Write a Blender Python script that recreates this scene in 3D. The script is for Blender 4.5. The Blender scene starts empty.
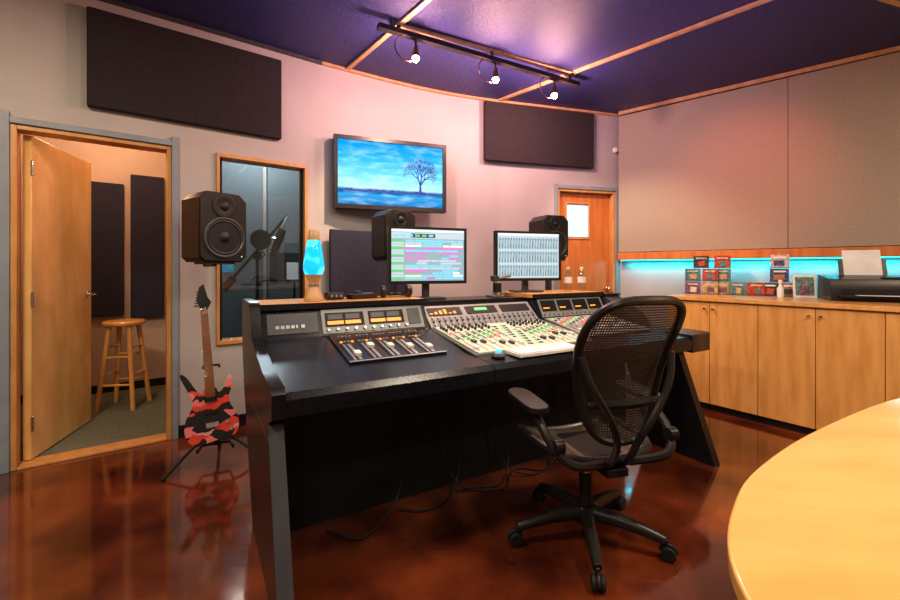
import bpy, bmesh, math, random
from mathutils import Vector, Matrix
random.seed(7)
S = bpy.context.scene
S.view_settings.view_transform = 'Standard'
S.view_settings.exposure = 0.0
try: S.view_settings.look = 'Medium High Contrast'
except Exception: pass
rad = math.radians

# ------------------------------------------------------------------ materials
def mat(name, col, col2=None, rough=.5, metal=0, nscale=6, stretch=(1,1,1), bump=0, bscale=200,
        emis=None, es=0, coat=0, alpha=1, spec=.5, detail=4, lo=.35, hi=.65, rvar=0, trans=0):
    m = bpy.data.materials.new(name); m.use_nodes = True
    nt = m.node_tree; N = nt.nodes; L = nt.links
    b = N['Principled BSDF']
    b.inputs['Base Color'].default_value = (*col, 1)
    b.inputs['Roughness'].default_value = rough
    b.inputs['Metallic'].default_value = metal
    b.inputs['Coat Weight'].default_value = coat
    b.inputs['Coat Roughness'].default_value = .08
    b.inputs['Alpha'].default_value = alpha
    b.inputs['Specular IOR Level'].default_value = spec
    b.inputs['Transmission Weight'].default_value = trans
    if emis:
        b.inputs['Emission Color'].default_value = (*emis, 1)
        b.inputs['Emission Strength'].default_value = es
    tc = N.new('ShaderNodeTexCoord'); mp = N.new('ShaderNodeMapping')
    mp.inputs['Scale'].default_value = stretch
    L.new(tc.outputs['Object'], mp.inputs['Vector'])
    nz = N.new('ShaderNodeTexNoise'); nz.inputs['Scale'].default_value = nscale
    nz.inputs['Detail'].default_value = detail
    L.new(mp.outputs['Vector'], nz.inputs['Vector'])
    if col2 is None: col2 = tuple(c*.85 for c in col)
    cr = N.new('ShaderNodeValToRGB')
    cr.color_ramp.elements[0].position = lo; cr.color_ramp.elements[0].color = (*col2, 1)
    cr.color_ramp.elements[1].position = hi; cr.color_ramp.elements[1].color = (*col, 1)
    L.new(nz.outputs['Fac'], cr.inputs['Fac']); L.new(cr.outputs['Color'], b.inputs['Base Color'])
    if rvar:
        mr = N.new('ShaderNodeMapRange')
        mr.inputs['To Min'].default_value = rough; mr.inputs['To Max'].default_value = rough+rvar
        L.new(nz.outputs['Fac'], mr.inputs['Value']); L.new(mr.outputs['Result'], b.inputs['Roughness'])
    if bump:
        n2 = N.new('ShaderNodeTexNoise'); n2.inputs['Scale'].default_value = bscale
        L.new(tc.outputs['Object'], n2.inputs['Vector'])
        bp = N.new('ShaderNodeBump'); bp.inputs['Strength'].default_value = bump
        bp.inputs['Distance'].default_value = .01
        L.new(n2.outputs['Fac'], bp.inputs['Height']); L.new(bp.outputs['Normal'], b.inputs['Normal'])
    return m

M = {}
M['wall'] = mat('wall_paint', (.47,.445,.435), (.43,.405,.40), rough=.6, nscale=2, bump=.05, bscale=120)
M['wallin'] = mat('booth_paint', (.55,.45,.38), rough=.6, nscale=2)
M['ceil'] = mat('ceiling_fabric', (.045,.050,.19), (.022,.025,.11), rough=.42, nscale=45, bump=.6, bscale=150, detail=8)
M['birch'] = mat('birch_wood', (.78,.44,.15), (.64,.33,.10), rough=.33, nscale=3, stretch=(6,6,.8), coat=.3, detail=6, bump=.02, bscale=60)
M['birchpale'] = mat('pale_birch_door', (.80,.54,.24), (.68,.42,.16), rough=.35, nscale=4, stretch=(2,2,.8), coat=.3, detail=6)
M['birchtop'] = mat('birch_tabletop', (.76,.45,.16), (.68,.38,.125), rough=.26, nscale=3, stretch=(1,3,1), coat=.4, detail=8)
M['trimwood'] = mat('trim_wood', (.58,.38,.21), (.48,.29,.14), rough=.4, nscale=4, stretch=(4,4,1))
M['jambwood'] = mat('jamb_wood', (.62,.34,.13), (.5,.25,.09), rough=.4, nscale=4, stretch=(4,4,1))
M['darkbronze'] = mat('dark_bronze', (.10,.045,.025), rough=.35, metal=.5)
M['orangewood'] = mat('orange_door_wood', (.62,.24,.07), (.5,.17,.045), rough=.35, nscale=3, stretch=(6,6,.7), coat=.3)
M['floor'] = mat('stained_concrete', (.225,.055,.020), (.055,.012,.006), rough=.04, nscale=2.1, coat=.9, detail=12, rvar=.14, lo=.38, hi=.68, bump=.025, bscale=7)
M['carpet'] = mat('carpet', (.19,.2,.16), (.12,.13,.1), rough=.95, nscale=60, bump=.5, bscale=400)
M['acoustic'] = mat('acoustic_foam_fabric', (.045,.036,.040), (.028,.022,.026), rough=.95, nscale=120, bump=.6, bscale=300)
M['acousticblue'] = mat('acoustic_fabric_navy', (.045,.05,.085), (.03,.032,.06), rough=.95, nscale=120, bump=.6, bscale=300)
M['boothwall'] = mat('booth_treated_wall', (.20,.205,.21), (.14,.15,.16), rough=.9, nscale=60, bump=.4, bscale=200)
M['fabric'] = mat('fabric_wall_panel', (.42,.37,.31), (.34,.30,.25), rough=.9, nscale=90, bump=.5, bscale=330)
M['frameblue'] = mat('door_frame_paint', (.27,.32,.38), rough=.45)
M['black'] = mat('black_laminate', (.014,.014,.016), (.009,.009,.011), rough=.3, nscale=40)
M['desk'] = mat('desk_vinyl', (.014,.016,.024), (.009,.010,.016), rough=.27, nscale=30, bump=.03, bscale=300)
M['matte'] = mat('black_matte', (.008,.008,.009), rough=.6)
M['rubber'] = mat('rubber', (.015,.015,.015), rough=.7)
M['plastic'] = mat('black_plastic', (.022,.02,.02), rough=.35)
M['speaker'] = mat('speaker_enclosure', (.022,.017,.017), (.017,.013,.013), rough=.42, nscale=20)
M['cone'] = mat('speaker_cone', (.012,.012,.013), rough=.5)
M['alu'] = mat('aluminium', (.45,.46,.48), (.4,.41,.43), rough=.35, metal=.8, nscale=20)
M['dgrey'] = mat('dark_grey_panel', (.07,.072,.085), rough=.4)
M['grey'] = mat('grey_panel', (.27,.285,.29), (.23,.245,.25), rough=.4)
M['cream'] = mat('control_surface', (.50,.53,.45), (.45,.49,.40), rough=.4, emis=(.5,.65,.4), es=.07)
M['white'] = mat('white_plastic', (.8,.8,.76), rough=.4)
M['chrome'] = mat('chrome', (.75,.75,.75), rough=.15, metal=1)
M['maple'] = mat('maple_neck', (.30,.13,.05), (.2,.08,.03), rough=.4, nscale=5)
def em(name, c, s, base=None): return mat(name, base or tuple(x*.3 for x in c), rough=.4, emis=c, es=s)
M['e_orange'] = em('meter_glow', (1,.28,.04), 1.6)
M['e_green'] = em('green_led', (.2,1,.25), 1.1)
M['e_red'] = em('red_led', (1,.06,.03), 1.6)
M['e_blue'] = em('blue_led', (.05,.35,1), 2)
M['e_teal'] = em('teal_led_strip', (.02,.75,.85), 3)
M['e_lamp'] = em('halogen_bulb', (1,.78,.5), 110)
M['e_panel'] = em('fill_diffuser', (1,.85,.65), 1.5)  # diffuser of the added fill fixtures
M['scr_bg'] = em('screen_background', (.30,.42,.48), .9)
M['scr_dark'] = em('screen_dark', (.05,.08,.11), .8)
M['scr_white'] = em('screen_light', (.8,.88,.9), .9)
M['scr_g'] = em('screen_green', (.15,.6,.2), .9)
M['scr_m'] = em('screen_magenta', (.75,.2,.6), .9)
M['scr_c'] = em('screen_cyan', (.25,.65,.85), .9)
M['scr_y'] = em('screen_yellow', (.85,.75,.45), .9)
M['scr_menu'] = em('screen_menu', (.50,.62,.70), .9)
M['glassw'] = em('glowing_frosted_glass', (.5,.75,1), 1.2)  # door pane emits its own glow, standing in for a lit room behind
M['paper'] = mat('paper', (.85,.85,.85), rough=.7)

def glass():
    m = bpy.data.materials.new('window_glass'); m.use_nodes = True
    N = m.node_tree.nodes; L = m.node_tree.links; N.clear()
    o = N.new('ShaderNodeOutputMaterial'); mx = N.new('ShaderNodeMixShader')
    t = N.new('ShaderNodeBsdfTransparent'); g = N.new('ShaderNodeBsdfGlossy')
    t.inputs['Color'].default_value = (.85,.93,.94,1)
    g.inputs['Roughness'].default_value = .02
    mx.inputs['Fac'].default_value = .12
    L.new(t.outputs[0], mx.inputs[1]); L.new(g.outputs[0], mx.inputs[2]); L.new(mx.outputs[0], o.inputs[0])
    return m
M['glass'] = glass()

def pellicle():
    m = mat('chair_mesh_weave', (.085,.062,.046), rough=.6)
    N = m.node_tree.nodes; L = m.node_tree.links; b = N['Principled BSDF']
    tc = N.new('ShaderNodeTexCoord')
    w = N.new('ShaderNodeTexWave'); w.wave_type='BANDS'; w.bands_direction='Z'; w.inputs['Scale'].default_value = 30
    w2 = N.new('ShaderNodeTexWave'); w2.wave_type='BANDS'; w2.bands_direction='X'; w2.inputs['Scale'].default_value = 30
    L.new(tc.outputs['Object'], w.inputs['Vector']); L.new(tc.outputs['Object'], w2.inputs['Vector'])
    mx = N.new('ShaderNodeMath'); mx.operation='MAXIMUM'
    L.new(w.outputs['Fac'], mx.inputs[0]); L.new(w2.outputs['Fac'], mx.inputs[1])
    mr = N.new('ShaderNodeMapRange'); mr.inputs['From Min'].default_value=.4; mr.inputs['From Max'].default_value=.65
    mr.inputs['To Min'].default_value=.4
    L.new(mx.outputs[0], mr.inputs['Value']); L.new(mr.outputs[0], b.inputs['Alpha'])
    return m
M['mesh'] = pellicle()

def camo():
    m = mat('guitar_swirl_paint', (1,1,1), rough=.15, coat=.8)
    N = m.node_tree.nodes; L = m.node_tree.links; b = N['Principled BSDF']
    tc = N.new('ShaderNodeTexCoord'); mp = N.new('ShaderNodeMapping'); mp.inputs['Scale'].default_value=(9,2,22)
    mp.inputs['Rotation'].default_value=(0,rad(22),0)
    v = N.new('ShaderNodeTexVoronoi'); v.inputs['Scale'].default_value=1.15
    nz = N.new('ShaderNodeTexNoise'); nz.inputs['Scale'].default_value=12
    ad = N.new('ShaderNodeVectorMath'); ad.operation='ADD'
    sc = N.new('ShaderNodeVectorMath'); sc.operation='SCALE'; sc.inputs['Scale'].default_value=.09
    L.new(tc.outputs['Object'], nz.inputs['Vector']); L.new(nz.outputs['Color'], sc.inputs[0])
    L.new(tc.outputs['Object'], ad.inputs[0]); L.new(sc.outputs[0], ad.inputs[1])
    L.new(ad.outputs[0], mp.inputs['Vector']); L.new(mp.outputs[0], v.inputs['Vector'])
    sp = N.new('ShaderNodeSeparateColor'); L.new(v.outputs['Color'], sp.inputs[0])
    cr = N.new('ShaderNodeValToRGB'); cr.color_ramp.interpolation='CONSTANT'
    e = cr.color_ramp.elements
    cols = [(0,(.008,.008,.01)),(.30,(.88,.08,.04)),(.50,(.92,.26,.26)),(.66,(.0,.36,.38)),(.76,(.008,.008,.01)),(.90,(.9,.45,.42))]
    e[0].position=0; e[0].color=(*cols[0][1],1); e[1].position=cols[1][0]; e[1].color=(*cols[1][1],1)
    for p,c in cols[2:]:
        x=e.new(p); x.color=(*c,1)
    L.new(sp.outputs[0], cr.inputs[0]); L.new(cr.outputs[0], b.inputs['Base Color'])
    return m
M['camo'] = camo()

def tvpic():
    m = bpy.data.materials.new('tv_landscape_picture'); m.use_nodes=True
    N=m.node_tree.nodes; L=m.node_tree.links; N.clear()
    o=N.new('ShaderNodeOutputMaterial'); e=N.new('ShaderNodeEmission'); e.inputs['Strength'].default_value=1.0
    tc=N.new('ShaderNodeTexCoord'); s=N.new('ShaderNodeSeparateXYZ'); L.new(tc.outputs['Object'],s.inputs[0])
    mp=N.new('ShaderNodeMapping'); mp.inputs['Scale'].default_value=(2.5,1,11)
    L.new(tc.outputs['Object'],mp.inputs[0])
    nz=N.new('ShaderNodeTexNoise'); nz.inputs['Scale'].default_value=2; nz.inputs['Detail'].default_value=6
    L.new(mp.outputs[0],nz.inputs['Vector'])
    mr=N.new('ShaderNodeMapRange'); mr.inputs['From Min'].default_value=-.29; mr.inputs['From Max'].default_value=.29
    L.new(s.outputs['Z'],mr.inputs['Value'])
    cr=N.new('ShaderNodeValToRGB'); E=cr.color_ramp.elements
    E[0].position=0; E[0].color=(.0,.20,.55,1); E[1].position=1; E[1].color=(.0,.34,.85,1)
    for p,c in [(.17,(.06,.40,.78)),(.20,(.0,.16,.48)),(.25,(.04,.24,.55)),(.28,(.50,.90,1)),(.50,(.20,.72,1)),(.75,(.04,.50,.95))]:
        x=E.new(p); x.color=(*c,1)
    L.new(mr.outputs[0],cr.inputs[0])
    c2=N.new('ShaderNodeValToRGB'); c2.color_ramp.elements[0].position=.45; c2.color_ramp.elements[1].position=.72
    L.new(nz.outputs['Fac'],c2.inputs[0])
    mx=N.new('ShaderNodeMix'); mx.data_type='RGBA'; mx.blend_type='ADD'; mx.inputs[0].default_value=.28
    L.new(cr.outputs[0],mx.inputs[6]); L.new(c2.outputs[0],mx.inputs[7])
    L.new(mx.outputs[2],e.inputs[0]); L.new(e.outputs[0],o.inputs[0])
    return m
M['tvpic']=tvpic()
M['tree']=em('tv_tree',(.0,.05,.28),.7)

def lava():
    m = mat('lava_glass', (.02,.3,.5), rough=.1, emis=(.05,.6,1), es=1.1)
    N=m.node_tree.nodes; L=m.node_tree.links; b=N['Principled BSDF']
    tc=N.new('ShaderNodeTexCoord'); nz=N.new('ShaderNodeTexNoise'); nz.inputs['Scale'].default_value=14; nz.inputs['Detail'].default_value=0
    L.new(tc.outputs['Object'],nz.inputs['Vector'])
    cr=N.new('ShaderNodeValToRGB'); cr.color_ramp.elements[0].position=.5; cr.color_ramp.elements[0].color=(.0,.42,.85,1)
    cr.color_ramp.elements[1].position=.6; cr.color_ramp.elements[1].color=(.1,.75,.85,1)
    L.new(nz.outputs['Fac'],cr.inputs[0]); L.new(cr.outputs[0],b.inputs['Emission Color'])
    return m
M['lava']=lava()
cdcols=[(.30,.05,.03),(.05,.06,.16),(.36,.26,.13),(.04,.04,.04),(.4,.38,.36),(.08,.16,.17),(.30,.14,.07),(.14,.07,.12)]
for i,c in enumerate(cdcols): M['cd%d'%i]=mat('cd_cover_%d'%i, c, tuple(min(1,x*1.6+.04) for x in c), rough=.25, nscale=45, lo=.4, hi=.6)

# ------------------------------------------------------------------ builder
def rot(ax, a): return Matrix.Rotation(rad(a), 4, ax)
def T(x,y,z): return Matrix.Translation((x,y,z))
class B:
    def __init__(s, name, loc=(0,0,0), rz=0, R=None):
        s.name=name; s.bm=bmesh.new(); s.mats=[]; s.X=None
        s.W = T(*loc) @ (R if R is not None else rot('Z', rz))
    def mi(s, m):
        if m not in s.mats: s.mats.append(m)
        return s.mats.index(m)
    def add(s, vs, fs, m, X=None):
        X = X if X is not None else s.X
        vv=[s.bm.verts.new((X@Vector(v)) if X is not None else v) for v in vs]
        k=s.mi(m)
        for f in fs:
            try:
                F=s.bm.faces.new([vv[i] for i in f]); F.material_index=k; F.smooth=True
            except ValueError: pass
    def box(s,x0,x1,y0,y1,z0,z1,m,X=None):
        v=[(x0,y0,z0),(x1,y0,z0),(x1,y1,z0),(x0,y1,z0),(x0,y0,z1),(x1,y0,z1),(x1,y1,z1),(x0,y1,z1)]
        s.add(v,[(3,2,1,0),(4,5,6,7),(0,1,5,4),(1,2,6,5),(2,3,7,6),(3,0,4,7)],m,X)
    def bc(s,c,d,m,X=None):
        s.box(c[0]-d[0]/2,c[0]+d[0]/2,c[1]-d[1]/2,c[1]+d[1]/2,c[2]-d[2]/2,c[2]+d[2]/2,m,X)
    def prism(s,poly,ax,a0,a1,m,X=None):
        n=len(poly)
        def p(q,a):
            return (a,q[0],q[1]) if ax=='x' else ((q[0],a,q[1]) if ax=='y' else (q[0],q[1],a))
        vs=[p(q,a0) for q in poly]+[p(q,a1) for q in poly]
        fs=[tuple(range(n-1,-1,-1)),tuple(range(n,2*n))]+[(i,(i+1)%n,n+(i+1)%n,n+i) for i in range(n)]
        s.add(vs,fs,m,X)
    def tube(s,pts,r,m,n=8,closed=False,X=None,flat=1):
        P=[Vector(p) for p in pts]; k=len(P)
        rs=r if isinstance(r,(list,tuple)) else [r]*k
        vs=[]; up=None
        for i in range(k):
            if closed: t=P[(i+1)%k]-P[i-1]
            else: t=P[min(i+1,k-1)]-P[max(i-1,0)]
            t.normalize()
            if up is None:
                up=Vector((0,0,1)) if abs(t.z)<.9 else Vector((1,0,0))
            a=up-t*up.dot(t); a.normalize(); up=a; b=t.cross(a)
            for j in range(n):
                th=2*math.pi*j/n
                vs.append(tuple(P[i]+(a*math.cos(th)*flat+b*math.sin(th))*rs[i]))
        fs=[]
        for i in range(k if closed else k-1):
            i2=(i+1)%k
            for j in range(n):
                j2=(j+1)%n; fs.append((i*n+j,i*n+j2,i2*n+j2,i2*n+j))
        if not closed:
            fs.append(tuple(range(n-1,-1,-1))); fs.append(tuple((k-1)*n+j for j in range(n)))
        s.add(vs,fs,m,X)
    def cyl(s,p0,p1,r,m,r1=None,n=20,X=None): s.tube([p0,p1],[r,r if r1 is None else r1],m,n,X=X)
    def lathe(s,prof,m,X=None,n=28):
        vs=[];fs=[];k=len(prof)
        for r,z in prof:
            for j in range(n):
                t=2*math.pi*j/n; vs.append((max(r,1e-5)*math.cos(t),max(r,1e-5)*math.sin(t),z))
        for i in range(k-1):
            for j in range(n):
                j2=(j+1)%n; fs.append((i*n+j,i*n+j2,(i+1)*n+j2,(i+1)*n+j))
        if prof[0][0]>1e-4: fs.append(tuple(range(n-1,-1,-1)))
        if prof[-1][0]>1e-4: fs.append(tuple((k-1)*n+j for j in range(n)))
        s.add(vs,fs,m,X)
    def ball(s,c,r,m,X=None):
        pr=[(r*math.sin(math.pi*i/10),-r*math.cos(math.pi*i/10)) for i in range(11)]
        s.lathe(pr,m,(X or s.X or Matrix())@T(*c),16)
    def done(s,bevel=0,segs=2,ang=38,parent=None):
        bmesh.ops.recalc_face_normals(s.bm,faces=s.bm.faces[:])
        me=bpy.data.meshes.new(s.name); s.bm.to_mesh(me); s.bm.free()
        for m in s.mats: me.materials.append(m)
        me.set_sharp_from_angle(angle=rad(ang))
        o=bpy.data.objects.new(s.name,me); S.collection.objects.link(o); o.matrix_world=s.W
        if parent is not None:
            o.parent=parent; o.matrix_parent_inverse=parent.matrix_world.inverted()
        if bevel:
            b=o.modifiers.new('bevel','BEVEL'); b.width=bevel; b.segments=segs; b.limit_method='ANGLE'; b.angle_limit=rad(50)
            b.harden_normals=False
        return o
def catmull(P,n=6,closed=True):
    out=[];k=len(P)
    rng=range(k) if closed else range(k-1)
    for i in rng:
        g=lambda j: Vector(P[j%k]) if closed else Vector(P[min(max(j,0),k-1)])
        p0,p1,p2,p3=g(i-1),g(i),g(i+1),g(i+2)
        for q in range(n):
            t=q/n
            v=.5*((2*p1)+(p2-p0)*t+(2*p0-5*p1+4*p2-p3)*t*t+(3*p1-p0-3*p2+p3)*t**3)
            out.append(tuple(v))
    if not closed: out.append(tuple(P[-1]))
    return out

# ------------------------------------------------------------------ room shell
CZ=3.09
A=(-2.69,2.67,0); AR=36.87
def awall(s,n): return (A[0]+.8*s-.6*n, A[1]+.6*s+.8*n)
D=(.55,4.71,0); DR=16.2
E=(2.03,5.14); RR=-41.2
W=M['wall']

b=B('floor'); b.box(-6,6.5,-3,8,-.1,0,M['floor']); b.done()
ce=[(-3.9,-2.7),(4.9,-2.7),(4.9,2.8),(2.13,5.3),(.5,4.86),(-.35,4.5),(-1.2,3.96),(-3.9,1.93)]
b=B('ceiling'); b.prism(ce,'z',CZ,CZ+.1,M['ceil']); b.done()

b=B('wall_back_left',A,AR)
for s0,s1,z0,z1 in [(-1.35,-.03,0,CZ),(-.03,.81,2.15,CZ),(.81,1.12,0,CZ),(1.12,1.78,0,.68),(1.12,1.78,2.13,CZ),(1.78,1.93,0,CZ)]:
    b.box(s0,s1,0,.13,z0,z1,W)
b.done()
def wall_path(name,pts,th,z0,z1,m):
    b=B(name); n=len(pts); out=[]
    for i,p in enumerate(pts):
        a=Vector(pts[max(i-1,0)]); c=Vector(pts[min(i+1,n-1)]); d=(c-a).normalized(); nn=Vector((-d.y,d.x))
        out.append((p[0]+nn.x*th,p[1]+nn.y*th))
    vs=[(p[0],p[1],z0) for p in pts]+[(p[0],p[1],z0) for p in out]+[(p[0],p[1],z1) for p in pts]+[(p[0],p[1],z1) for p in out]
    fs=[]
    for i in range(n-1):
        fs+= [(i,i+1,2*n+i+1,2*n+i),(n+i,n+i+1,3*n+i+1,3*n+i),(2*n+i,2*n+i+1,3*n+i+1,3*n+i),(i,i+1,n+i+1,n+i)]
    fs+=[(0,n,3*n,2*n),(n-1,2*n-1,4*n-1,3*n-1)]
    b.add(vs,fs,m); return b.done()
Bp=awall(1.93,0)
mid=catmull([awall(1.5,0),Bp,(-.3,4.36),(.55,4.71),(2.03,5.14)],6,False)[6:19]
wall_path('wall_back_middle',mid,.13,0,CZ,W)
b=B('wall_back_right',D,DR)
for s0,s1,z0,z1 in [(0,.70,0,CZ),(.70,1.47,2.17,CZ),(1.47,1.56,0,CZ)]: b.box(s0,s1,0,.13,z0,z1,W)
b.done()
wall_path('wall_left',[(-3.77,-2.6),(-3.77,1.9)],.12,0,CZ,W)
b=B('wall_rear'); b.box(-3.9,4.8,-2.7,-2.58,0,CZ,W); b.done()
b=B('wall_right',(E[0],E[1],0),RR); b.box(0,3.55,0,.12,0,CZ,W); b.done()
b=B('wall_right_near'); b.box(4.68,4.8,-2.6,2.83,0,CZ,W); b.done()
b=B('fabric_wall_panel',(E[0],E[1],0),RR)
for s0,s1 in [(.02,1.587),(1.59,3.2)]:
    b.box(s0,s1,-.10,-.002,1.445,3.04,M['fabric'])
b.done(.003)
b=B('trim_rail',(E[0],E[1],0),RR)
b.box(.02,3.4,-.125,-.002,1.355,1.44,M['orangewood']); b.done(.004)
b=B('led_strip_light',(E[0],E[1],0),RR); b.box(.05,3.3,-.10,-.08,1.343,1.354,M['e_teal']); b.done()
BI=M['wallin']
b=B('wall_booth',A,AR)
b.box(-.9,2.6,1.78,1.86,0,2.9,BI); b.box(-.98,-.9,.13,1.86,0,2.9,BI)
b.box(.95,1.03,.13,1.78,0,2.9,BI); b.box(2.52,2.6,.16,1.78,0,2.9,M['boothwall'])
b.done()
b=B('ceiling_booth',A,AR); b.box(-.98,2.6,.13,1.86,2.9,2.95,BI); b.done()
b=B('floor_booth',A,AR); b.box(-.9,.95,.02,1.78,.0,.012,M['carpet']); b.box(1.03,2.52,.13,1.78,.0,.012,M['carpet']); b.done()
b=B('baseboard_booth',A,AR); b.box(-.9,.95,1.765,1.78,.012,.09,M['matte']); b.done()
for s0,s1,z0,z1 in [(.20,.52,.78,2.11),(.575,.86,.74,2.22)]:
    b=B('acoustic_panel',(*awall(0,0),0),AR); b.box(s0,s1,1.72,1.778,z0,z1,M['acousticblue']); b.done(.01)
b=B('acoustic_panel',A,AR); b.box(1.06,1.85,1.70,1.775,.3,2.7,M['boothwall']); b.done(.01)
b=B('acoustic_panel',A,AR); b.box(1.90,2.5,1.70,1.775,.3,2.7,M['boothwall']); b.done(.01)

# door 1
b=B('trim_door',A,AR)
F=M['frameblue']; Tw=M['jambwood']
b.box(-.10,-.03,-.022,0,0,2.22,F); b.box(.81,.85,-.022,0,0,2.22,F); b.box(-.03,.81,-.022,0,2.15,2.19,F)
b.box(-.03,0,-.005,.13,0,2.15,Tw); b.box(.78,.81,-.005,.13,0,2.15,Tw); b.box(0,.78,-.005,.13,2.12,2.15,Tw)
b.box(0,.78,-.01,.13,0,.016,Tw)
b.done(.003)
hx,hy=awall(.012,.10)
b=B('door_1',(hx,hy,0),107)
b.box(0,.765,-.045,0,.02,2.11,M['birchpale'])
for sy in (-.045,0):
    sg=-1 if sy<0 else 1
    b.cyl((.70,sy,1.05),(.70,sy+sg*.012,1.05),.028,M['chrome'])
    b.cyl((.70,sy+sg*.012,1.05),(.70,sy+sg*.05,1.05),.01,M['chrome'])
    b.cyl((.71,sy+sg*.05,1.05),(.60,sy+sg*.05,1.05),.009,M['chrome'])
for z in (.25,1.05,1.9): b.cyl((0,-.05,z-.05),(0,-.05,z+.05),.008,M['chrome'])
b.done(.003)
# window
b=B('window_1',A,AR)
for q in [(1.10,1.122,.66,2.15),(1.778,1.80,.66,2.15)]: b.box(q[0],q[1],-.02,.13,q[2],q[3],Tw)
b.box(1.122,1.778,-.02,.13,.66,.69,Tw); b.box(1.122,1.778,-.02,.13,2.12,2.15,Tw)
b.box(1.122,1.778,.05,.058,.69,2.12,M['glass'])
b.box(1.122,1.145,.03,.05,.69,2.12,M['matte']); b.box(1.755,1.778,.03,.05,.69,2.12,M['matte'])
b.done(.002)
# door 2
b=B('trim_door.001',D,DR)
b.box(.66,.70,-.025,.0,0,2.22,F); b.box(1.47,1.51,-.025,0,0,2.22,F); b.box(.70,1.47,-.025,0,2.17,2.21,F)
b.box(.70,.73,-.01,.13,0,2.17,Tw); b.box(1.44,1.47,-.01,.13,0,2.17,Tw); b.box(.73,1.44,-.01,.13,2.14,2.17,Tw)
b.done(.003)
b=B('door_2',D,DR)
O=M['orangewood']
b.box(.735,.86,.06,.10,.01,2.135,O); b.box(1.15,1.435,.06,.10,.01,2.135,O)
b.box(.86,1.15,.06,.10,.01,1.63,O); b.box(.86,1.15,.06,.10,2.0,2.135,O)
b.box(.86,1.15,.075,.085,1.63,2.0,M['glassw'])
for q in [(.845,.86,1.615,2.015),(1.15,1.165,1.615,2.015)]: b.box(q[0],q[1],.05,.06,q[2],q[3],M['trimwood'])
b.box(.845,1.165,.05,.06,1.60,1.615,M['trimwood']); b.box(.845,1.165,.05,.06,2.015,2.03,M['trimwood'])
b.cyl((1.38,.06,1.02),(1.38,.02,1.02),.02,M['chrome']); b.ball((1.38,.01,1.02),.027,M['chrome'])
b.done(.002)
b=B('baseboard_back_left',A,AR); b.box(-1.3,-.1,-.014,0,0,.09,M['matte']); b.box(.85,1.93,-.014,0,0,.09,M['matte']); b.done()
b=B('baseboard_back_right',D,DR); b.box(0,.66,-.014,0,0,.09,M['matte']); b.done()
b=B('acoustic_panel',A,AR); b.box(.335,1.575,-.055,-.001,2.33,2.985,M['acoustic']); b.done(.008)
b=B('acoustic_panel',A,AR); b.box(1.97,2.75,-.12,-.075,.85,1.60,M['acousticblue']); b.done(.008)
b=B('acoustic_panel',(.37,4.635,0),17.0); b.box(-.02,1.33,-.07,-.025,2.41,3.04,M['acoustic']); b.done(.008)
# ceiling trim
def strip(b,p0,p1,w,z0,z1,m):
    p0=Vector(p0);p1=Vector(p1);d=(p1-p0);l=d.length;a=math.degrees(math.atan2(d.y,d.x))
    b.box(0,l,-w/2,w/2,z0,z1,m,T(p0.x,p0.y,0)@rot('Z',a))
b=B('trim_ceiling')
strip(b,(-.99,4.0),(2.1,.03),.038,CZ-.02,CZ-.001,M['trimwood'])
strip(b,(.50,4.70),(4.4,.51),.038,CZ-.02,CZ-.001,M['trimwood'])
strip(b,(-.4,3.22),(1.17,4.02),.038,CZ-.02,CZ-.001,M['trimwood'])
strip(b,(2.36,2.72),(4.3,3.35),.04,CZ-.02,CZ-.001,M['trimwood'])
pp=[awall(-1.3,-.015),awall(1.93,-.015)]+[(p[0]+.006,p[1]-.016) for p in mid[2:]]+[(E[0],E[1]-.02)]
for i in range(len(pp)-1): strip(b,pp[i],pp[i+1],.03,CZ-.026,CZ-.001,M['trimwood'] if i>0 else M['dgrey'])
strip(b,(E[0]-.05,E[1]-.10),(E[0]+2.64,E[1]-2.42),.03,CZ-.04,CZ-.001,M['trimwood'])
b.done()

# ------------------------------------------------------------------ track light
t0=Vector((-.52,3.11)); t1=Vector((1.22,4.10)); td=(t1-t0); tl=td.length; ta=math.degrees(math.atan2(td.y,td.x))
b=B('track_light',(t0.x,t0.y,0),ta)
b.box(0,tl,-.025,.025,2.99,3.025,M['speaker'])
for s in (.1,tl/2,tl-.1): b.cyl((s,0,3.0),(s,0,CZ),.012,M['dgrey'])
lamps=[]
for s in (.30,1.04,1.70):
    b.cyl((s,0,2.99),(s,0,2.93),.009,M['darkbronze'])
    b.tube([(s-.075+.095*math.cos(t*math.pi/18),.0,2.905+.095*math.sin(t*math.pi/18)) for t in range(36)],.0045,M['darkbronze'],6,True)
    b.lathe([(.010,.07),(.016,.06),(.024,.02),(.031,-.01),(.028,-.01),(.020,.015),(.001,.02)],M['darkbronze'],T(s,0,2.865),18)
    b.ball((s,0,2.843),.026,M['e_lamp'])
    c=math.cos(rad(ta)); sn=math.sin(rad(ta)); lamps.append((t0.x+c*s,t0.y+sn*s,2.785))
b.done()

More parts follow.
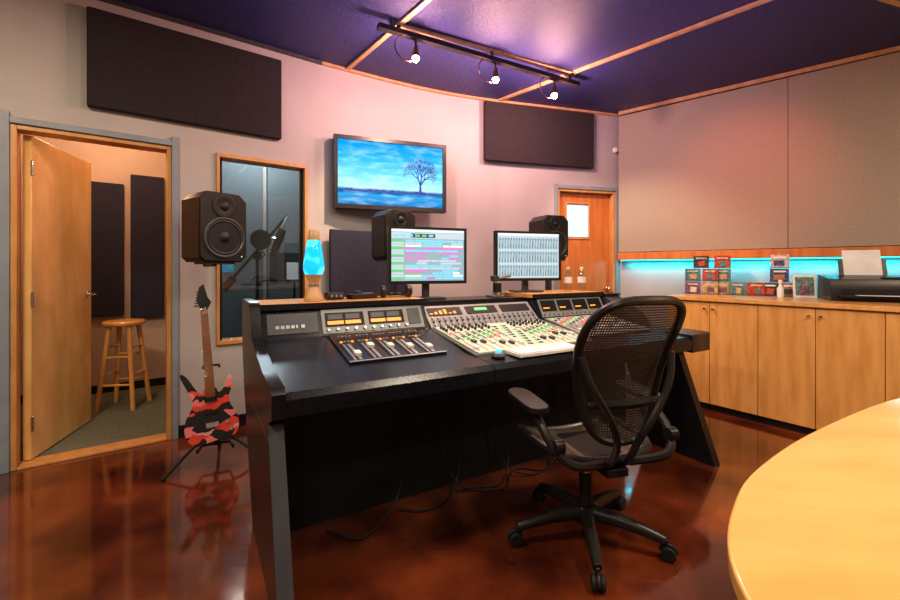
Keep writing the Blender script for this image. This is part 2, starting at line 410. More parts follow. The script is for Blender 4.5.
# ------------------------------------------------------------------ TV
l=Vector((-1.03,3.80)); r=Vector((-.045,4.16)); d=r-l; a=math.degrees(math.atan2(d.y,d.x)); c=(l+r)/2
b=B('wall_mounted_television',(c.x,c.y,2.115),a)
w=d.length/2; h=.325
b.box(-w,w,-.01,.06,-h,h,M['plastic'])
for q in [(-w,-w+.035,-h,h),(w-.035,w,-h,h)]: b.box(q[0],q[1],-.03,-.01,q[2],q[3],M['plastic'])
b.box(-w+.035,w-.035,-.03,-.01,h-.035,h,M['plastic']); b.box(-w+.035,w-.035,-.03,-.01,-h,-h+.04,M['plastic'])
b.box(-w+.035,w-.035,-.012,-.0105,-h+.04,h-.035,M['tvpic'])
b.box(-.15,.15,.06,.12,-.15,.15,M['dgrey']); b.box(-.05,.05,.12,.26,-.05,.05,M['dgrey'])
def branch(x,z,an,ln,wd,dep):
    x2=x+ln*math.cos(an); z2=z+ln*math.sin(an); px=-math.sin(an)*wd/2; pz=math.cos(an)*wd/2
    y=-.0135
    b.add([(x+px,y,z+pz),(x-px,y,z-pz),(x2-px*.6,y,z2-pz*.6),(x2+px*.6,y,z2+pz*.6)],[(0,1,2,3)],M['tree'])
    if dep:
        for k in (-1,0,1): branch(x2,z2,an+k*.55+random.uniform(-.2,.2),ln*random.uniform(.70,.92),max(wd*.6,.003),dep-1)
branch(.27,-.155,math.pi/2,.080,.028,5)
b.box(-.47,.49,-.0136,-.0125,-.165,-.150,M['tree'])
for k in range(30):
    xx=-.45+.9*random.random(); b.box(xx,xx+.01+.03*random.random(),-.0137,-.0126,-.152,-.147+.008*random.random(),M['tree'])
b.done(.003)

# ------------------------------------------------------------------ speakers
def speaker(name,loc,rz,w,h,dp,stand=None):
    b=B(name,loc,rz)
    hw,hh=w/2,h/2; ch=.03
    prof=[(-hw+ch,-hh),(hw-ch,-hh),(hw,-hh+ch),(hw,hh-ch*1.6),(hw-ch*1.6,hh),(-hw+ch*1.6,hh),(-hw,hh-ch*1.6),(-hw,-hh+ch)]
    b.prism(prof,'y',-dp/2+.02,dp/2,M['speaker'])
    pf=[(x*.97,z*.97) for x,z in prof]; b.prism(pf,'y',-dp/2,-dp/2+.02,M['speaker'])
    X=T(0,-dp/2,-h*.15)@rot('X',90); R=w*.44
    b.lathe([(R,-.001),(R,.010),(R*.93,.012),(R*.88,.004),(R*.8,.006),(R*.74,.002)],M['dgrey'],X)
    b.lathe([(R*.86,.004),(R*.80,.009),(R*.72,.003),(R*.3,.0015),(R*.28,.003),(R*.2,.012),(0,.016)],M['cone'],X)
    X2=T(0,-dp/2,h*.30)@rot('X',90)
    b.lathe([(R*.58,.0005),(R*.58,.006),(R*.52,.008),(R*.35,.004),(R*.22,.002),(R*.2,.006),(R*.12,.012),(0,.014)],M['cone'],X2)
    b.bc((w*.38,-dp/2-.001,-h*.42),(.008,.004,.008),M['e_green'])
    if stand=='wall':
        b.bc((0,dp/2+.02,-.05),(.1,.05,.12),M['dgrey'])
        b.tube([(0,dp/2+.03,-.1),(0,dp/2,-hh-.02),(0,.0,-hh-.012)],.018,M['dgrey'])
        b.box(-.09,.09,-.1,.1,-hh-.015,-hh,M['dgrey'])
        b.tube([(0,dp/2+.04,-.05),(-.06,dp/2+.13,-.05)],.022,M['dgrey'])
    elif stand:
        b.box(-.11,.11,-.11,.11,-hh-.015,-hh,M['dgrey']); b.cyl((0,0,-hh-.015),(0,0,-loc[2]+.02),.03,M['dgrey'])
        b.box(-.17,.17,-.17,.17,-loc[2],-loc[2]+.02,M['dgrey'])
    b.done(.009,3)
speaker('studio_monitor_speaker',(-1.62,2.96,1.53),54,.31,.465,.27,'wall')
speaker('studio_monitor_speaker',(-.46,3.5,1.52),36,.27,.40,.25,'floor')
speaker('studio_monitor_speaker',(.92,4.02,1.54),20,.27,.40,.25,'floor')

# ------------------------------------------------------------------ mixing console
OX,OY=-.614,1.60; DRZ=30.4
def dsk(u,v): return (OX+.863*u-.506*v, OY+.506*u+.863*v)
b=B('mixing_console',(OX,OY,0),DRZ)
prof=[(0,.695),(-.005,.76),(.015,.785),(.25,.80),(.68,.885),(.75,1.02),(.79,1.03),(1.12,1.03),(1.12,.78),(.35,.66),(.06,.68)]
b.prism(prof,'x',0,.96,M['desk'])
b.prism(prof,'x',1.86,2.62,M['desk'])
profc=[(0,.695),(-.005,.76),(.015,.785),(.16,.795),(.66,.872),(.80,1.0),(.84,1.01),(1.12,1.01),(1.12,.78),(.35,.66),(.06,.68)]
b.prism(profc,'x',.964,1.856,M['desk'])
wing=[(2.62,-.005),(2.84,0.0),(2.89,.04),(2.90,.12),(2.86,.6),(2.78,.72),(2.62,.78)]
b.prism(wing,'z',.68,.80,M['desk'])
side=[(-.02,.70),(-.025,.79),(.0,.81),(.25,.825),(.67,.905),(.74,1.05),(.78,1.075),(1.15,1.075),(1.16,.80),(1.04,.57),(.60,0),(-.2,0),(.07,.66)]
b.prism(side,'x',-.05,0,M['black'])
b.box(-.0515,-.050,.05,1.10,.60,.603,M['dgrey'])
leg=[(.04,.68),(.5,.68),(.26,0),(-.2,0)]
b.prism(leg,'x',2.53,2.59,M['black'])
b.prism([(.05,.66),(.07,.66),(-.18,0),(-.2,0)],'x',-.051,.004,M['dgrey'])
b.box(.0,2.53,.46,.50,.0,.70,M['matte'])
b.box(.02,.5,.62,1.05,.12,.8,M['matte']); b.box(.6,1.9,.66,.95,.0,.78,M['matte'])
for u0,u1 in [(0.0,.965),(1.86,2.62)]:
    b.box(u0,u1,.745,1.15,1.035,1.062,M['birch']); b.box(u0,u1,.735,.748,1.030,1.062,M['desk'])
b.box(.965,1.86,.85,1.15,1.01,1.035,M['black'])
sl=math.degrees(math.atan2(.085,.43))
def SX(u,v,z=None,a=None):
    if z is None: z=.80+(v-.25)*.1977
    return T(u,v,z)@rot('X',sl if a is None else a)
X=SX(.33,.27); LW,LL=.52,.40
b.box(0,LW,0,LL,.0,.010,M['black'],X)
b.box(0,LW,0,.012,.010,.014,M['alu'],X)
for i in range(5):
    x0=.02+i*.098
    b.box(x0,x0+.085,.015,.24,.010,.013,M['matte'] if i%2 else M['black'],X)
    b.box(x0+.034,x0+.050,.02,.23,.013,.015,M['alu'],X)
    b.box(x0+.01,x0+.02,.02,.23,.013,.015,M['alu'],X)
    yy=.06+.03*((i*7)%4)
    b.box(x0+.027,x0+.057,yy,yy+.042,.015,.030,M['white'],X)
    for j in range(4):
        b.box(x0+.008+.02*j,x0+.020+.02*j,.26,.272,.010,.016,M['e_orange'] if (i+j)%3==0 else M['grey'],X)
        b.cyl((x0+.014+.02*j,.32,.010),(x0+.014+.02*j,.32,.026),.007,M['alu'],n=10,X=X)
ba=math.degrees(math.atan2(.135,.07))
X=T(.33,.682,.888)@rot('X',ba)
b.box(-.02,.60,.005,.148,.0,.006,M['grey'],X)
for x0 in (.0,.25):
    b.box(x0,x0+.22,.045,.125,.006,.010,M['matte'],X)
    for k in range(2): b.box(x0+.01+.1*k,x0+.10+.1*k,.055,.075,.010,.012,M['e_orange'],X)
    for k in range(2): b.box(x0+.014+.1*k,x0+.096+.1*k,.085,.115,.010,.011,M['dgrey'],X)
for k in range(10): b.cyl((.01+k*.052,.024,.006),(.01+k*.052,.024,.02),.008,M['alu'],n=10,X=X)
b.box(.50,.58,.03,.13,.006,.010,M['dgrey'],X)
X=T(.03,.682,.888)@rot('X',ba)
b.box(.0,.26,.02,.135,.0,.005,M['dgrey'],X)
for k,w_ in enumerate([.018,.018,.018,.018,.008,.018]): b.box(.04+k*.026,.04+k*.026+w_,.05,.068,.005,.006,M['alu'],X)
sc=math.degrees(math.atan2(.077,.5))
X=T(.975,.18,.7985)@rot('X',sc)
b.box(0,.87,0,.49,.0,.012,M['cream'],X)
b.box(0,.012,0,.49,.012,.018,M['alu'],X); b.box(.858,.87,0,.49,.012,.018,M['alu'],X)
for i in range(16):
    x0=.025+i*.052
    if 7<=i<=9: continue
    b.box(x0+.014,x0+.020,.025,.19,.012,.0125,M['matte'],X)
    yy=.05+.02*((i*5)%6)
    b.box(x0+.006,x0+.028,yy,yy+.034,.0125,.026,M['dgrey'] if i%3 else M['white'],X)
    for j in range(7):
        mm=[M['e_green'],M['grey'],M['white'],M['cream'],M['grey'],M['dgrey'],M['white'],M['e_red'],M['e_green']][(i*4+j*5)%9]
        b.box(x0+.004,x0+.016,.21+j*.023,.222+j*.023,.012,.017,mm,X)
        b.box(x0+.022,x0+.034,.21+j*.023,.222+j*.023,.012,.017,M['grey'],X)
    for j in range(3): b.cyl((x0+.018,.39+j*.034,.012),(x0+.018,.39+j*.034,.030),.009,M['dgrey'],n=10,X=X)
for i in range(7):
    for j in range(9):
        b.box(.395+i*.019,.407+i*.019,.04+j*.045,.058+j*.045,.012,.017,[M['grey'],M['e_green'],M['white'],M['dgrey']][(i*3+j)%4],X)
b2=math.degrees(math.atan2(.128,.14))
X=T(.97,.665,.877)@rot('X',b2)
b.box(0,.88,.0,.185,.0,.006,M['grey'],X)
for k in range(3): b.box(.02+k*.29,.27+k*.29,.10,.165,.006,.010,M['matte'],X)
b.box(.38,.48,.125,.148,.010,.011,M['e_green'],X)
for k in range(6): b.box(.03+k*.035,.05+k*.035,.11,.11+.01*(k%4+1),.010,.011,M['e_orange'],X)
for j in range(3):
    for k in range(20): b.cyl((.03+k*.043,.02+j*.027,.006),(.03+k*.043,.02+j*.027,.020),.007,M['dgrey'] if j%2 else M['alu'],n=8,X=X)
X=SX(1.90,.27)
b.box(0,.66,0,.40,0,.01,M['grey'],X)
for i in range(10):
    x0=.03+i*.06
    b.box(x0+.012,x0+.018,.02,.2,.010,.011,M['matte'],X); b.box(x0,x0+.03,.08+.02*(i%3),.115+.02*(i%3),.011,.026,M['white'],X)
    for j in range(5): b.box(x0,x0+.014,.23+j*.03,.244+j*.03,.01,.016,[M['e_green'],M['dgrey'],M['white'],M['e_red']][(i+j*3)%4],X)
X=T(1.90,.682,.888)@rot('X',ba)
b.box(0,.68,.005,.148,0,.006,M['grey'],X)
for k in range(4):
    b.box(.02+k*.165,.16+k*.165,.05,.135,.006,.010,M['matte'],X)
    b.box(.03+k*.165,.09+k*.165,.07,.08,.010,.012,M['e_orange'],X)
for k in range(14): b.cyl((.02+k*.047,.025,.006),(.02+k*.047,.025,.02),.008,M['alu'],n=8,X=X)
b.prism([(.42,.80),(.50,.90),(.74,1.03),(1.05,1.03),(1.05,.80)],'x',2.625,2.80,M['dgrey'])
b.box(2.62,2.81,.72,1.08,1.03,1.045,M['black'])
console=b.done(.003)
b=B('cables')
for k in range(7):
    u=.7+.18*k; pts=[]
    for q,(du,dv,z) in enumerate([(0,.44,.5),(.03,.42,.25),(.08,.38,.07),(.2,.3,.012),(.34,.22+.03*k,.012),(.45,.36,.012)]):
        p=dsk(u+du*(1 if k%2 else -1),dv); pts.append((p[0],p[1],z))
    b.tube(catmull(pts,5,False),.005,M['rubber'],6)
b.done(parent=console)

X0=dsk(1.36,.085)
b=B('computer_keyboard',(X0[0],X0[1],.798),R=rot('Z',DRZ)@rot('X',2))
b.box(-.22,.22,-.065,.065,0,.014,M['white'])
for j in range(5):
    for i in range(18):
        b.box(-.213+i*.0238,-.192+i*.0238,-.058+j*.0235,-.038+j*.0235,.014,.021,M['paper'])
b.done()
X0=dsk(1.06,.10); b=B('trackball',(X0[0],X0[1],.796),DRZ)
b.lathe([(.036,0),(.039,.008),(.033,.02),(.018,.024)],M['dgrey'],None,20); b.ball((0,0,.024),.018,M['e_blue']); b.done()

def monitor(loc,rz,kind,zb):
    b=B('computer_monitor',loc,rz)
    w,h=.290,.20
    b.box(-w,w,-.012,.03,-h,h,M['plastic'])
    b.box(-w,w,-.02,-.012,h-.018,h,M['plastic']); b.box(-w,w,-.02,-.012,-h,-h+.022,M['plastic'])
    b.box(-w,-w+.018,-.02,-.012,-h+.022,h-.018,M['plastic']); b.box(w-.018,w,-.02,-.012,-h+.022,h-.018,M['plastic'])
    x0,x1,z0,z1=-w+.018,w-.018,-h+.022,h-.018
    b.box(x0,x1,-.0135,-.0122,z0,z1,M['scr_bg'] if kind else M['scr_menu'])
    y0,y1=-.0148,-.0140
    b.box(x0,x1,y0,y1,z1-.018,z1,M['scr_white'])
    if kind==1:
        b.box(x0,x1,y0,y1,z1-.065,z1-.022,M['scr_menu'])
        b.box(x0+.14,x0+.32,y0-.001,y1-.001,z1-.058,z1-.030,M['scr_dark'])
        for k in range(6): b.box(x0+.02+k*.05,x0+.055+k*.05,y0-.002,y1-.002,z1-.052,z1-.036,M['scr_g'] if k in(3,4) else M['scr_c'])
        n=16; hh=(z1-.07-z0-.01)/n
        cs=['scr_c','scr_c','scr_y','scr_m','scr_white','scr_menu','scr_c']
        for j in range(n):
            zz=z0+.01+j*hh
            b.box(x0,x0+.09,y0,y1,zz,zz+hh*.85,M['scr_menu'] if j%3 else M['scr_g'])
            x=x0+.098; row=random.choice(cs)
            while x<x1-.05:
                ln=random.uniform(.04,.16)
                if random.random()<.7: b.box(x,min(x+ln,x1-.01),y0,y1,zz,zz+hh*.8,M[row if random.random()<.7 else random.choice(cs)])
                x+=ln+.006
    else:
        for j in range(3):
            for k in range(22):
                xx=x0+.01+k*.0240
                b.box(xx,xx+.018,y0,y1,z0+.015+j*.11,z0+.105+j*.11,M['scr_bg'])
                b.box(xx+.003,xx+.007,y0-.001,y1-.001,z0+.02+j*.11,z0+.03+.05*random.random()+j*.11,M['scr_dark'])
                b.box(xx+.010,xx+.016,y0-.001,y1-.001,z0+.085+j*.11,z0+.097+j*.11,M['scr_dark'])
    dz=zb-loc[2]
    b.box(-.05,.05,.03,.06,-.06,.06,M['dgrey'])
    b.box(-.025,.025,.045,.07,dz+.012,.03,M['dgrey'])
    b.box(-.12,.12,-.04,.12,dz,dz+.012,M['dgrey'])
    b.done(.003)
monitor((-.155,3.05,1.345),22,1,1.037)
monitor((.635,3.5,1.355),16,0,1.064)
p=dsk(1.70,1.0)
b=B('monitor_arm',(p[0],p[1],1.037),DRZ)
b.box(-.05,.05,-.05,.05,0,.012,M['alu']); b.cyl((0,0,.012),(0,0,.14),.016,M['alu'])
b.cyl((0,0,.14),(.14,-.01,.16),.012,M['alu']); b.bc((0,0,.14),(.05,.05,.04),M['dgrey']); b.bc((0,-.03,.07),(.06,.03,.07),M['plastic'])
b.done(.002)
p=dsk(.30,.86)
b=B('lava_lamp',(p[0],p[1],1.063))
b.lathe([(.052,0),(.055,.008),(.05,.03),(.028,.085),(.026,.095),(.034,.12),(.050,.155)],M['trimwood'])
b.lathe([(.030,.085),(.030,.10)],M['chrome'])
b.lathe([(.049,.155),(.060,.185),(.059,.21),(.045,.31),(.034,.355)],M['lava'])
b.lathe([(.036,.355),(.036,.36),(.028,.41),(.024,.415),(0,.416)],M['trimwood'])
b.done()
p=dsk(.62,.95)
b=B('remote_controller',(p[0],p[1],1.063),DRZ+10)
b.box(-.09,.09,-.04,.04,0,.03,M['plastic']); b.cyl((-.03,0,.03),(-.03,0,.05),.02,M['dgrey'])
for k in range(4): b.bc((.01+k*.02,0,.033),(.012,.02,.006),M['grey'])
b.done(.003)
p=dsk(.45,.98)
b=B('headphone_amplifier',(p[0],p[1],1.063),DRZ)
b.box(-.05,.05,-.045,.045,.003,.04,M['plastic']); b.box(-.047,.047,-.048,-.045,.006,.037,M['dgrey'])
for k in range(3): b.cyl((-.028+.028*k,-.048,.022),(-.028+.028*k,-.060,.022),.008,M['alu'],n=12)
for k in (-1,1): b.box(k*.04-.006,k*.04+.006,-.03,.03,0,.003,M['rubber'])
b.done(.002)
p=dsk(.85,.95)
b=B('headphones',(p[0],p[1],1.063),20)
b.tube([(.085*math.cos(t*math.pi/12),.085*math.sin(t*math.pi/12),.022) for t in range(13)],.008,M['plastic'])
for sx in(-1,1): b.lathe([(.03,-.018),(.04,-.012),(.042,.01),(.03,.02),(0,.02)],M['plastic'],T(sx*.085,-.01,.042)@rot('Y',90*sx))
b.done()
for u,v in [(2.38,.90),(2.56,.92)]:
    p=dsk(u,v)
    b=B('water_bottle',(p[0],p[1],1.063))
    b.lathe([(.03,0),(.034,.006),(.034,.05),(.031,.06),(.034,.07),(.034,.13),(.013,.175),(.013,.185)],M['glass']); b.lathe([(.0145,.183),(.0145,.205),(0,.206)],M['white'])
    b.lathe([(.0345,.07),(.0345,.12)],M['paper'])
    b.done()

# ------------------------------------------------------------------ office chair
def surf(b,hw,hh,p,f,mm,mf,r,K=10,n=44):
    vs=[f(0,0)]
    def pt(t,ph):
        c,s=math.cos(ph),math.sin(ph)
        return (hw*t*math.copysign(abs(c)**p,c), hh*t*math.copysign(abs(s)**p,s))
    for k in range(1,K+1):
        for j in range(n): vs.append(f(*pt(k/K,2*math.pi*j/n)))
    fs=[(0,1+j,1+(j+1)%n) for j in range(n)]
    for k in range(K-1):
        for j in range(n):
            a=1+k*n+j; c=1+k*n+(j+1)%n; fs.append((a,c,c+n,a+n))
    b.add(vs,fs,mm)
    b.tube([f(*pt(1,2*math.pi*j/n)) for j in range(n)],r,mf,8,True)
CR=15
b=B('office_chair',(.635,2.01,0),CR)
PL=M['plastic']
b.cyl((0,0,.075),(0,0,.15),.045,PL); b.cyl((0,0,.15),(0,0,.30),.030,PL); b.cyl((0,0,.30),(0,0,.42),.022,M['chrome'])
for wa in (190,260,332,44,116):
    t=rad(wa-CR); c,s_=math.cos(t),math.sin(t)
    b.tube([(c*.03,s_*.03,.12),(c*.15,s_*.15,.115),(c*.25,s_*.25,.10),(c*.335,s_*.335,.08)],[.034,.030,.025,.020],PL,10)
    b.cyl((c*.335,s_*.335,.085),(c*.335,s_*.335,.045),.010,PL)
    for q in (-1,1):
        ox,oy=-s_*q*.017,c*q*.017
        cx,cy=c*.345,s_*.345
        b.cyl((cx+ox-(-s_*q)*.009,cy+oy-c*q*.009,.031),(cx+ox+(-s_*q)*.009,cy+oy+c*q*.009,.031),.030,M['rubber'])
    b.tube([(c*.345+c*.032*math.cos(x),s_*.345+s_*.032*math.cos(x),.033+.032*math.sin(x)) for x in [0,.5,1,1.57,2.1,2.6,3.1]],.009,PL,6)
b.box(-.10,.10,-.15,.12,.40,.445,PL); b.box(-.05,.05,-.24,.14,.385,.42,PL)
def fseat(x,y):
    z=.475-.035*(1-min(1,(x/.26)**2))*1.0
    if y>.12: z-= (y-.12)**2*2.6
    return (x*(1+.25*y), y+.03, z)
surf(b,.255,.235,.55,fseat,M['mesh'],PL,.019)
b.tube([fseat(-.24,-.1),(-.2,-.1,.43),(-.1,-.05,.42)],.016,PL); b.tube([fseat(.24,-.1),(.2,-.1,.43),(.1,-.05,.42)],.016,PL)
def fback(x,y):
    q=y/.31
    return (x*(.84+.17*q-.05*q*q), -.215-.07*(q+1)-.03*max(0,q)**2+.035*math.cos(q*2.2)-.03+ .6*x*x, .84+.295*q)
surf(b,.240,.31,.58,fback,M['mesh'],PL,.017)
b.tube([(x,fback(x,-.14)[1]-.03,.71) for x in [-.17,-.1,0,.1,.17]],[.012,.02,.022,.02,.012],PL,8)
yk=[(-.210,fback(-.22,.08)[1]-.02,.91),(-.18,-.32,.80),(-.11,-.33,.68),(-.05,-.30,.56),(-.04,-.24,.45),(-.04,-.15,.41)]
b.tube(catmull(yk,4,False),.015,PL,8); b.tube(catmull([(-x,y,z) for x,y,z in yk],4,False),.015,PL,8)
for sx in (-1,1):
    b.tube(catmull([(sx*.06,-.22,.44),(sx*.22,-.26,.47),(sx*.285,-.20,.54),(sx*.295,-.08,.62),(sx*.295,-.0,.645)],4,False),.019,PL,8)
    b.lathe([(.028,-.02),(.028,.02)],PL,T(sx*.27,-.23,.54)@rot('Y',90))
    pad=catmull([(-.04,-.13),(.04,-.13),(.052,0),(.048,.11),(.0,.15),(-.048,.11),(-.052,0)],5)
    b.prism(pad,'z',.645,.672,PL,T(sx*.295,.03,0)@rot('X',2))
b.tube([(.0,-.12,.43),(.2,-.05,.43),(.31,.0,.43)],.008,PL,6); b.ball((.31,0,.43),.014,PL)
b.done(.004)

# ------------------------------------------------------------------ guitar on stand
gR=rot('Z',28)@rot('X',-9)@rot('Y',-4)
b=B('electric_guitar',(-1.525,2.78,.13),R=gR)
out=catmull([(.03,.345),(.045,.315),(.07,.325),(.095,.375),(.115,.41),(.128,.40),(.122,.33),(.105,.28),(.110,.225),(.14,.165),(.152,.10),(.135,.04),(.085,.006),(.0,.012),(-.085,.0),(-.135,.03),(-.157,.10),(-.145,.17),(-.11,.235),(-.105,.29),(-.13,.36),(-.16,.44),(-.152,.46),(-.122,.43),(-.08,.35),(-.045,.315),(-.03,.345)],4)
b.prism(out,'y',-.022,.022,M['camo'])
nk=[(-.029,.30),(.029,.30),(.021,.86),(-.021,.86)]
b.prism(nk,'y',-.034,-.010,M['maple'])
b.prism([(-.028,.29),(.028,.29),(.021,.86),(-.021,.86)],'y',-.040,-.034,M['maple'])
for k in range(22):
    z=.86-.62*(1-2**(-k/12)); ww=.021+(.86-z)*.0125
    b.box(-ww,ww,-.0415,-.040,z-.001,z+.001,M['chrome'])
b.prism([(-.021,.86),(.021,.86),(.046,.905),(.026,.94),(.008,1.03),(-.02,1.01),(-.04,.92)],'y',-.032,-.016,M['black'])
for k in range(6): b.cyl((-.033+.004*k,-.025,.885+.018*k),(-.056+.004*k,-.025,.89+.018*k),.005,M['chrome'],n=8)
for z in (.275,.185,.12): b.box(-.036,.036,-.034,-.022,z-.012 if z!=.12 else z-.02,z+.012,M['matte'] if z!=.12 else M['chrome'])
for k in range(6): b.cyl((-.02+.008*k,-.037,.12),(-.016+.0064*k,-.043,.87),.0008,M['chrome'],n=4)
b.cyl((.085,-.022,.12),(.085,-.034,.12),.012,M['chrome']); b.cyl((.105,-.022,.07),(.105,-.034,.07),.012,M['chrome'])
b.done(.005,3)
b=B('guitar_stand',(-1.525,2.80,0),28)
P_=M['matte']
b.tube([(0,.05,.10),(-.02,.11,.40),(-.035,.14,.62)],.010,P_)
for pt in [(-.27,-.16,.012),(.27,-.12,.012),(.02,.25,.012)]:
    b.tube([(0,.05,.20),(pt[0]*.5,.05+(pt[1]-.05)*.5,.12),pt],.009,P_); b.ball((pt[0],pt[1],.014),.014,M['rubber'])
b.tube([(0,.05,.20),(0,.05,.09)],.014,P_)
b.tube([(-.1,-.09,.125),(-.1,-.07,.10),(-.08,.04,.10),(.08,.04,.10),(.1,-.07,.10),(.1,-.09,.125)],.008,M['rubber'])
b.tube([(-.075,.06,.60),(-.075,.13,.60),(.02,.13,.60),(.02,.06,.60)],.007,M['rubber'])
b.done()

# ------------------------------------------------------------------ stool in booth
b=B('wooden_stool',(-2.94,3.88,.012),10)
b.lathe([(0,.735),(.15,.735),(.16,.745),(.16,.765),(.15,.775),(0,.775)],M['birch'])
for t in (45,135,225,315):
    c,s_=math.cos(rad(t)),math.sin(rad(t)); b.cyl((c*.20,s_*.20,0),(c*.11,s_*.11,.74),.018,M['birch'],.020,n=12)
for zz,off in [(.22,0),(.30,1),(.46,0),(.54,1)]:
    rr=.20-.09*zz/.74
    for k in range(4):
        if k%2==off:
            p1=(rr*math.cos(rad(45+90*k)),rr*math.sin(rad(45+90*k)),zz); p2=(rr*math.cos(rad(135+90*k)),rr*math.sin(rad(135+90*k)),zz)
            b.cyl(p1,p2,.011,M['birch'],n=10)
b.done()
# microphone on boom stand in the window booth
p=awall(1.50,.45)
b=B('microphone_stand',(p[0],p[1],.012),AR)
for t in (90,210,330): b.cyl((0,0,.10),(.24*math.cos(rad(t)),.24*math.sin(rad(t)),.012),.010,M['matte'])
b.cyl((0,0,.08),(0,0,1.35),.015,M['matte']); b.bc((0,0,1.36),(.06,.06,.07),M['matte'])
b.cyl((-.25,0,1.10),(.26,-.02,1.74),.012,M['matte']); b.cyl((-.20,0,1.16),(-.28,0,1.06),.034,M['matte'])
b.cyl((.26,-.02,1.74),(.20,-.05,1.62),.011,M['chrome'])
b.lathe([(.0,.14),(.036,.13),(.040,.02),(.034,0),(.032,-.12),(0,-.13)],M['plastic'],T(.16,-.06,1.48)@rot('Y',20))
for zz in (1.40,1.52): b.tube([(.16+.07*math.cos(t*math.pi/10),-.05+.04*math.sin(t*math.pi/10),zz) for t in range(20)],.006,M['chrome'],6,True)
b.lathe([(.085,-.004),(.09,0),(.085,.004)],M['matte'],T(.0,-.12,1.50)@rot('X',90))
b.tube(catmull([(.0,-.12,1.41),(.04,-.1,1.36),(.0,0,1.33)],5,False),.005,M['chrome'])
b.tube(catmull([(.16,-.06,1.36),(.12,-.05,1.15),(.02,0,1.1),(.0,.02,.8)],5,False),.006,M['matte'])
b.done()
p=awall(2.0,1.0)
b=B('music_stand',(p[0],p[1],.012),AR-15)
for t in (90,210,330): b.cyl((0,0,.14),(.22*math.cos(rad(t)),.22*math.sin(rad(t)),.01),.008,M['matte'])
b.cyl((0,0,.1),(0,0,1.15),.011,M['matte'])
X=T(0,-.02,1.25)@rot('X',-18); b.box(-.25,.25,-.004,.004,-.15,.17,M['plastic'],X); b.box(-.25,.25,-.05,.004,-.155,-.145,M['plastic'],X); b.box(-.08,.04,-.008,-.004,-.14,.06,M['paper'],X)
b.done()

# ------------------------------------------------------------------ cabinets
GX,GY=2.08,4.10; GR=math.degrees(math.atan2(-.825,.566))
b=B('storage_cabinet',(GX,GY,0),GR)
NL=8; step=.3695
LL_=NL*step
b.box(0,LL_,.03,.60,0,.07,M['matte']); b.box(0,LL_,.02,.62,.07,.965,M['birch'])
for i in range(NL):
    b.box(i*step+.002,(i+1)*step-.002,0,.02,.06,.955,M['birch'])
    hxp=(i+1)*step-.035 if i%2==0 else i*step+.035
    b.cyl((hxp,0,.90),(hxp,-.022,.90),.006,M['chrome'],n=10); b.cyl((hxp,-.018,.90),(hxp,-.026,.90),.011,M['chrome'],n=12)
def toloc(x,y):
    dx,dy=x-GX,y-GY; return (dx*.566-dy*.825, dx*.825+dy*.566)
wl=[toloc(2.03+.753*t-.02*.658,5.14-.658*t-.02*.753) for t in (.92,3.2)]
b.prism([(-.02,-.02),(LL_,-.02),(LL_,.95),wl[1],wl[0],(-.02,.74)],'z',.965,1.0,M['birch'])
b.done(.003)

def cdstack(name,x,y,rz,rows,case=.13):
    b=B(name,(x,y,1.0),rz); k=random.randint(0,7)
    for r,(n,dy) in enumerate(rows):
        z=r*case
        b.box(-n*.075,n*.075,dy-.05,dy+.05,z,z+.005,M['dgrey'])
        for i in range(n):
            x0=-n*.075+i*.15; k+=3; tl_=random.uniform(-.003,.003)
            for q in range(5):
                yy=dy-.035+q*.016
                b.box(x0+.006+tl_,x0+.142+tl_,yy,yy+.011,z+.005,z+.122,M['cd%d'%((k+q*3)%8)])
            b.box(x0+.018+tl_,x0+.138+tl_,dy-.0362,dy-.035,z+.010,z+.118,M['cd%d'%(k%8)])
            b.box(x0+.03+.02*(k%3),x0+.11,dy-.0374,dy-.0362,z+.02,z+.07,M['cd%d'%((k+5)%8)])
            b.box(x0+.03,x0+.12,dy-.0374,dy-.0362,z+.09,z+.105,M['paper' if k%3==0 else 'cd4'])
    b.done(.001)
cdstack('cd_display',2.53,4.33,-30,[(2,0),(2,.02),(1,.03)])
cdstack('cd_display',2.70,4.26,-36,[(1,0),(1,.01),(1,.02)])
cdstack('cd_display',2.83,4.10,-38,[(2,0)])
cdstack('cd_display',3.03,3.95,-40,[(2,0),(1,.01),(1,.02)])
b=B('picture_frame',(3.07,3.72,1.0),-25)
X=rot('X',-10)
b.box(-.08,.08,-.01,.006,.0,.2,M['white'],X); b.box(-.065,.065,-.012,-.01,.02,.18,M['cd5'],X); b.box(-.02,.02,0,.08,0,.01,M['white'])
b.lathe([(0,0),(.022,0)],M['cd2'],X@T(0,-.0125,.13)@rot('X',90),16); b.box(-.035,.035,-.0128,-.012,.02,.10,M['cd7'],X)
b.done(.002)
b=B('figurine_bottle',(2.92,3.80,1.0)); b.lathe([(.022,0),(.025,.01),(.025,.08),(.012,.10),(.012,.12),(.018,.13),(.016,.15),(0,.155)],M['paper']); b.done()
b=B('inkjet_printer',(3.34,3.43,1.0),-28)
b.prism([(-.20,.0),(-.20,.11),(-.17,.17),(.10,.20),(.17,.20),(.17,0)],'x',-.28,.28,M['plastic'])
b.box(-.24,.24,-.26,-.19,.03,.045,M['plastic']); b.box(-.14,.14,-.30,-.18,.047,.050,M['paper'])
b.box(-.22,.22,-.203,-.19,.055,.095,M['matte']); b.box(.05,.22,-.16,-.06,.178,.190,M['dgrey'])
b.box(.12,.15,-.204,-.2,.11,.12,M['e_blue'])
X=T(0,.12,.195)@rot('X',-16); b.box(-.15,.15,0,.006,0,.14,M['plastic'],X); b.box(-.12,.12,-.006,0,0,.22,M['paper'],X)
b.done(.006)
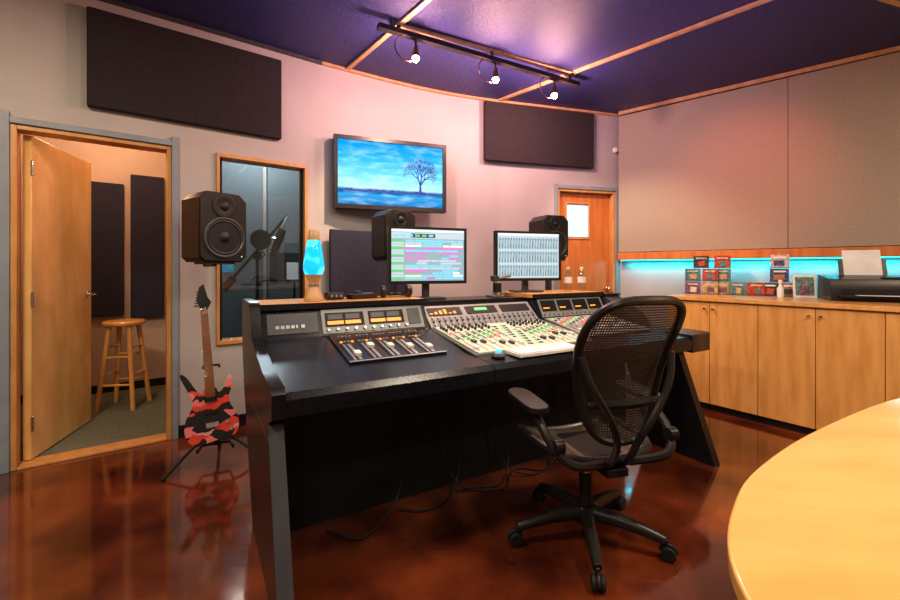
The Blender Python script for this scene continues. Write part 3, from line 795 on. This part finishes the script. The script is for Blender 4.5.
b=B('wall_sensor',(2.03-.07,5.14-.03,2.66),DR); b.lathe([(.035,0),(.035,.012),(.026,.026),(0,.03)],M['white'],rot('X',90)); b.done()

# ------------------------------------------------------------------ foreground table
tp=catmull([(2.35,1.86),(1.76,1.68),(1.15,1.345),(.77,1.08),(.59,.90),(.482,.74),(.438,.58),(.44,.38),(.55,.12),(.85,-.12),(1.4,-.25),(2.3,-.25),(2.9,.2),(3.05,1.0),(2.85,1.65)],6)
b=B('birch_table'); b.prism(tp,'z',.715,.75,M['birchtop'])
cx,cy=1.75,.75
b.prism([(cx+(x-cx)*.93,cy+(y-cy)*.93) for x,y in tp],'z',.69,.715,M['trimwood'])
b.cyl((1.6,.8,.04),(1.6,.8,.69),.09,M['dgrey']); b.lathe([(.36,0),(.36,.02),(.12,.045),(.09,.06)],M['dgrey'],T(1.6,.8,0))
b.done(.006,3)

# ------------------------------------------------------------------ lights
def light(name,typ,loc,e,col,size=.1,tgt=None,spot=None,blend=.5,sy=None):
    l=bpy.data.lights.new(name,typ); l.energy=e; l.color=col
    if typ=='AREA':
        l.size=size
        if sy: l.shape='RECTANGLE'; l.size_y=sy
    else: l.shadow_soft_size=size
    if spot: l.spot_size=rad(spot); l.spot_blend=blend
    o=bpy.data.objects.new(name,l); S.collection.objects.link(o); o.location=loc
    if tgt is not None:
        dv=(Vector(tgt)-Vector(loc)); o.rotation_euler=dv.to_track_quat('-Z','Y').to_euler()
    return o
for i,p in enumerate(lamps):
    light('track_bulb_light','POINT',p,38,(1,.50,.46),.03)
tg=[(-.6,4.0,1.6),(.6,3.0,.8),(1.9,4.6,1.4)]
for i,p in enumerate(lamps): light('track_spot_light','SPOT',p,110,(1,.70,.46),.04,tg[i],75,.8)
for x,y,e,c in [(-1.9,.9,58,(1,.80,.56)),(1.6,1.1,52,(1,.84,.64)),(-.2,-1.0,28,(1,.86,.7)),(3.3,.9,40,(1,.78,.54)),(0.1,2.0,18,(1,.86,.7))]:  # out-of-view fixtures and lamps added as general fill
    b=B('added_fill_fixture',(x,y,0)); b.box(-.24,.24,-.24,.24,CZ-.02,CZ-.001,M['dgrey']); b.box(-.2,.2,-.2,.2,CZ-.024,CZ-.02,M['e_panel']); b.done()
    light('added_fill_light','AREA',(x,y,CZ-.03),e,c,.4)
light('added_blue_uplight','SPOT',(-.9,1.2,2.3),60,(.34,.36,1),.15,(-.2,3.2,3.1),90,1)  # added spot without a fixture, tints the ceiling blue
light('added_purple_uplight','SPOT',(1.6,1.4,2.3),62,(.58,.34,1),.15,(1.6,3.0,3.1),85,1)  # added spot without a fixture, tints the ceiling purple
light('added_red_wash','SPOT',(1.9,2.8,2.9),70,(1,.17,.12),.05,(2.95,4.25,2.1),55,1)  # added spot without a fixture, reddens the right wall
o=light('rail_glow_light','AREA',(E[0]+.753*1.7-.658*.06,E[1]-.658*1.7-.753*.06,1.335),9,(.0,.72,.95),3.2,sy=.05)
o.rotation_euler=(0,0,rad(RR))
light('booth_light','POINT',(*awall(.35,.8),2.6),34,(1,.58,.34),.1)
light('window_booth_light','POINT',(*awall(1.75,1.15),2.75),55,(.85,.92,1),.1)
w=bpy.data.worlds.new('world'); S.world=w; w.use_nodes=True
w.node_tree.nodes['Background'].inputs[0].default_value=(.5,.45,.5,1); w.node_tree.nodes['Background'].inputs[1].default_value=.3

cam=bpy.data.cameras.new('camera'); co=bpy.data.objects.new('camera',cam); S.collection.objects.link(co)
co.location=(0,0,1.25); co.rotation_euler=(rad(90),0,0); cam.sensor_width=36; cam.lens=17.2; cam.shift_y=-31/900; cam.clip_start=.05
S.camera=co
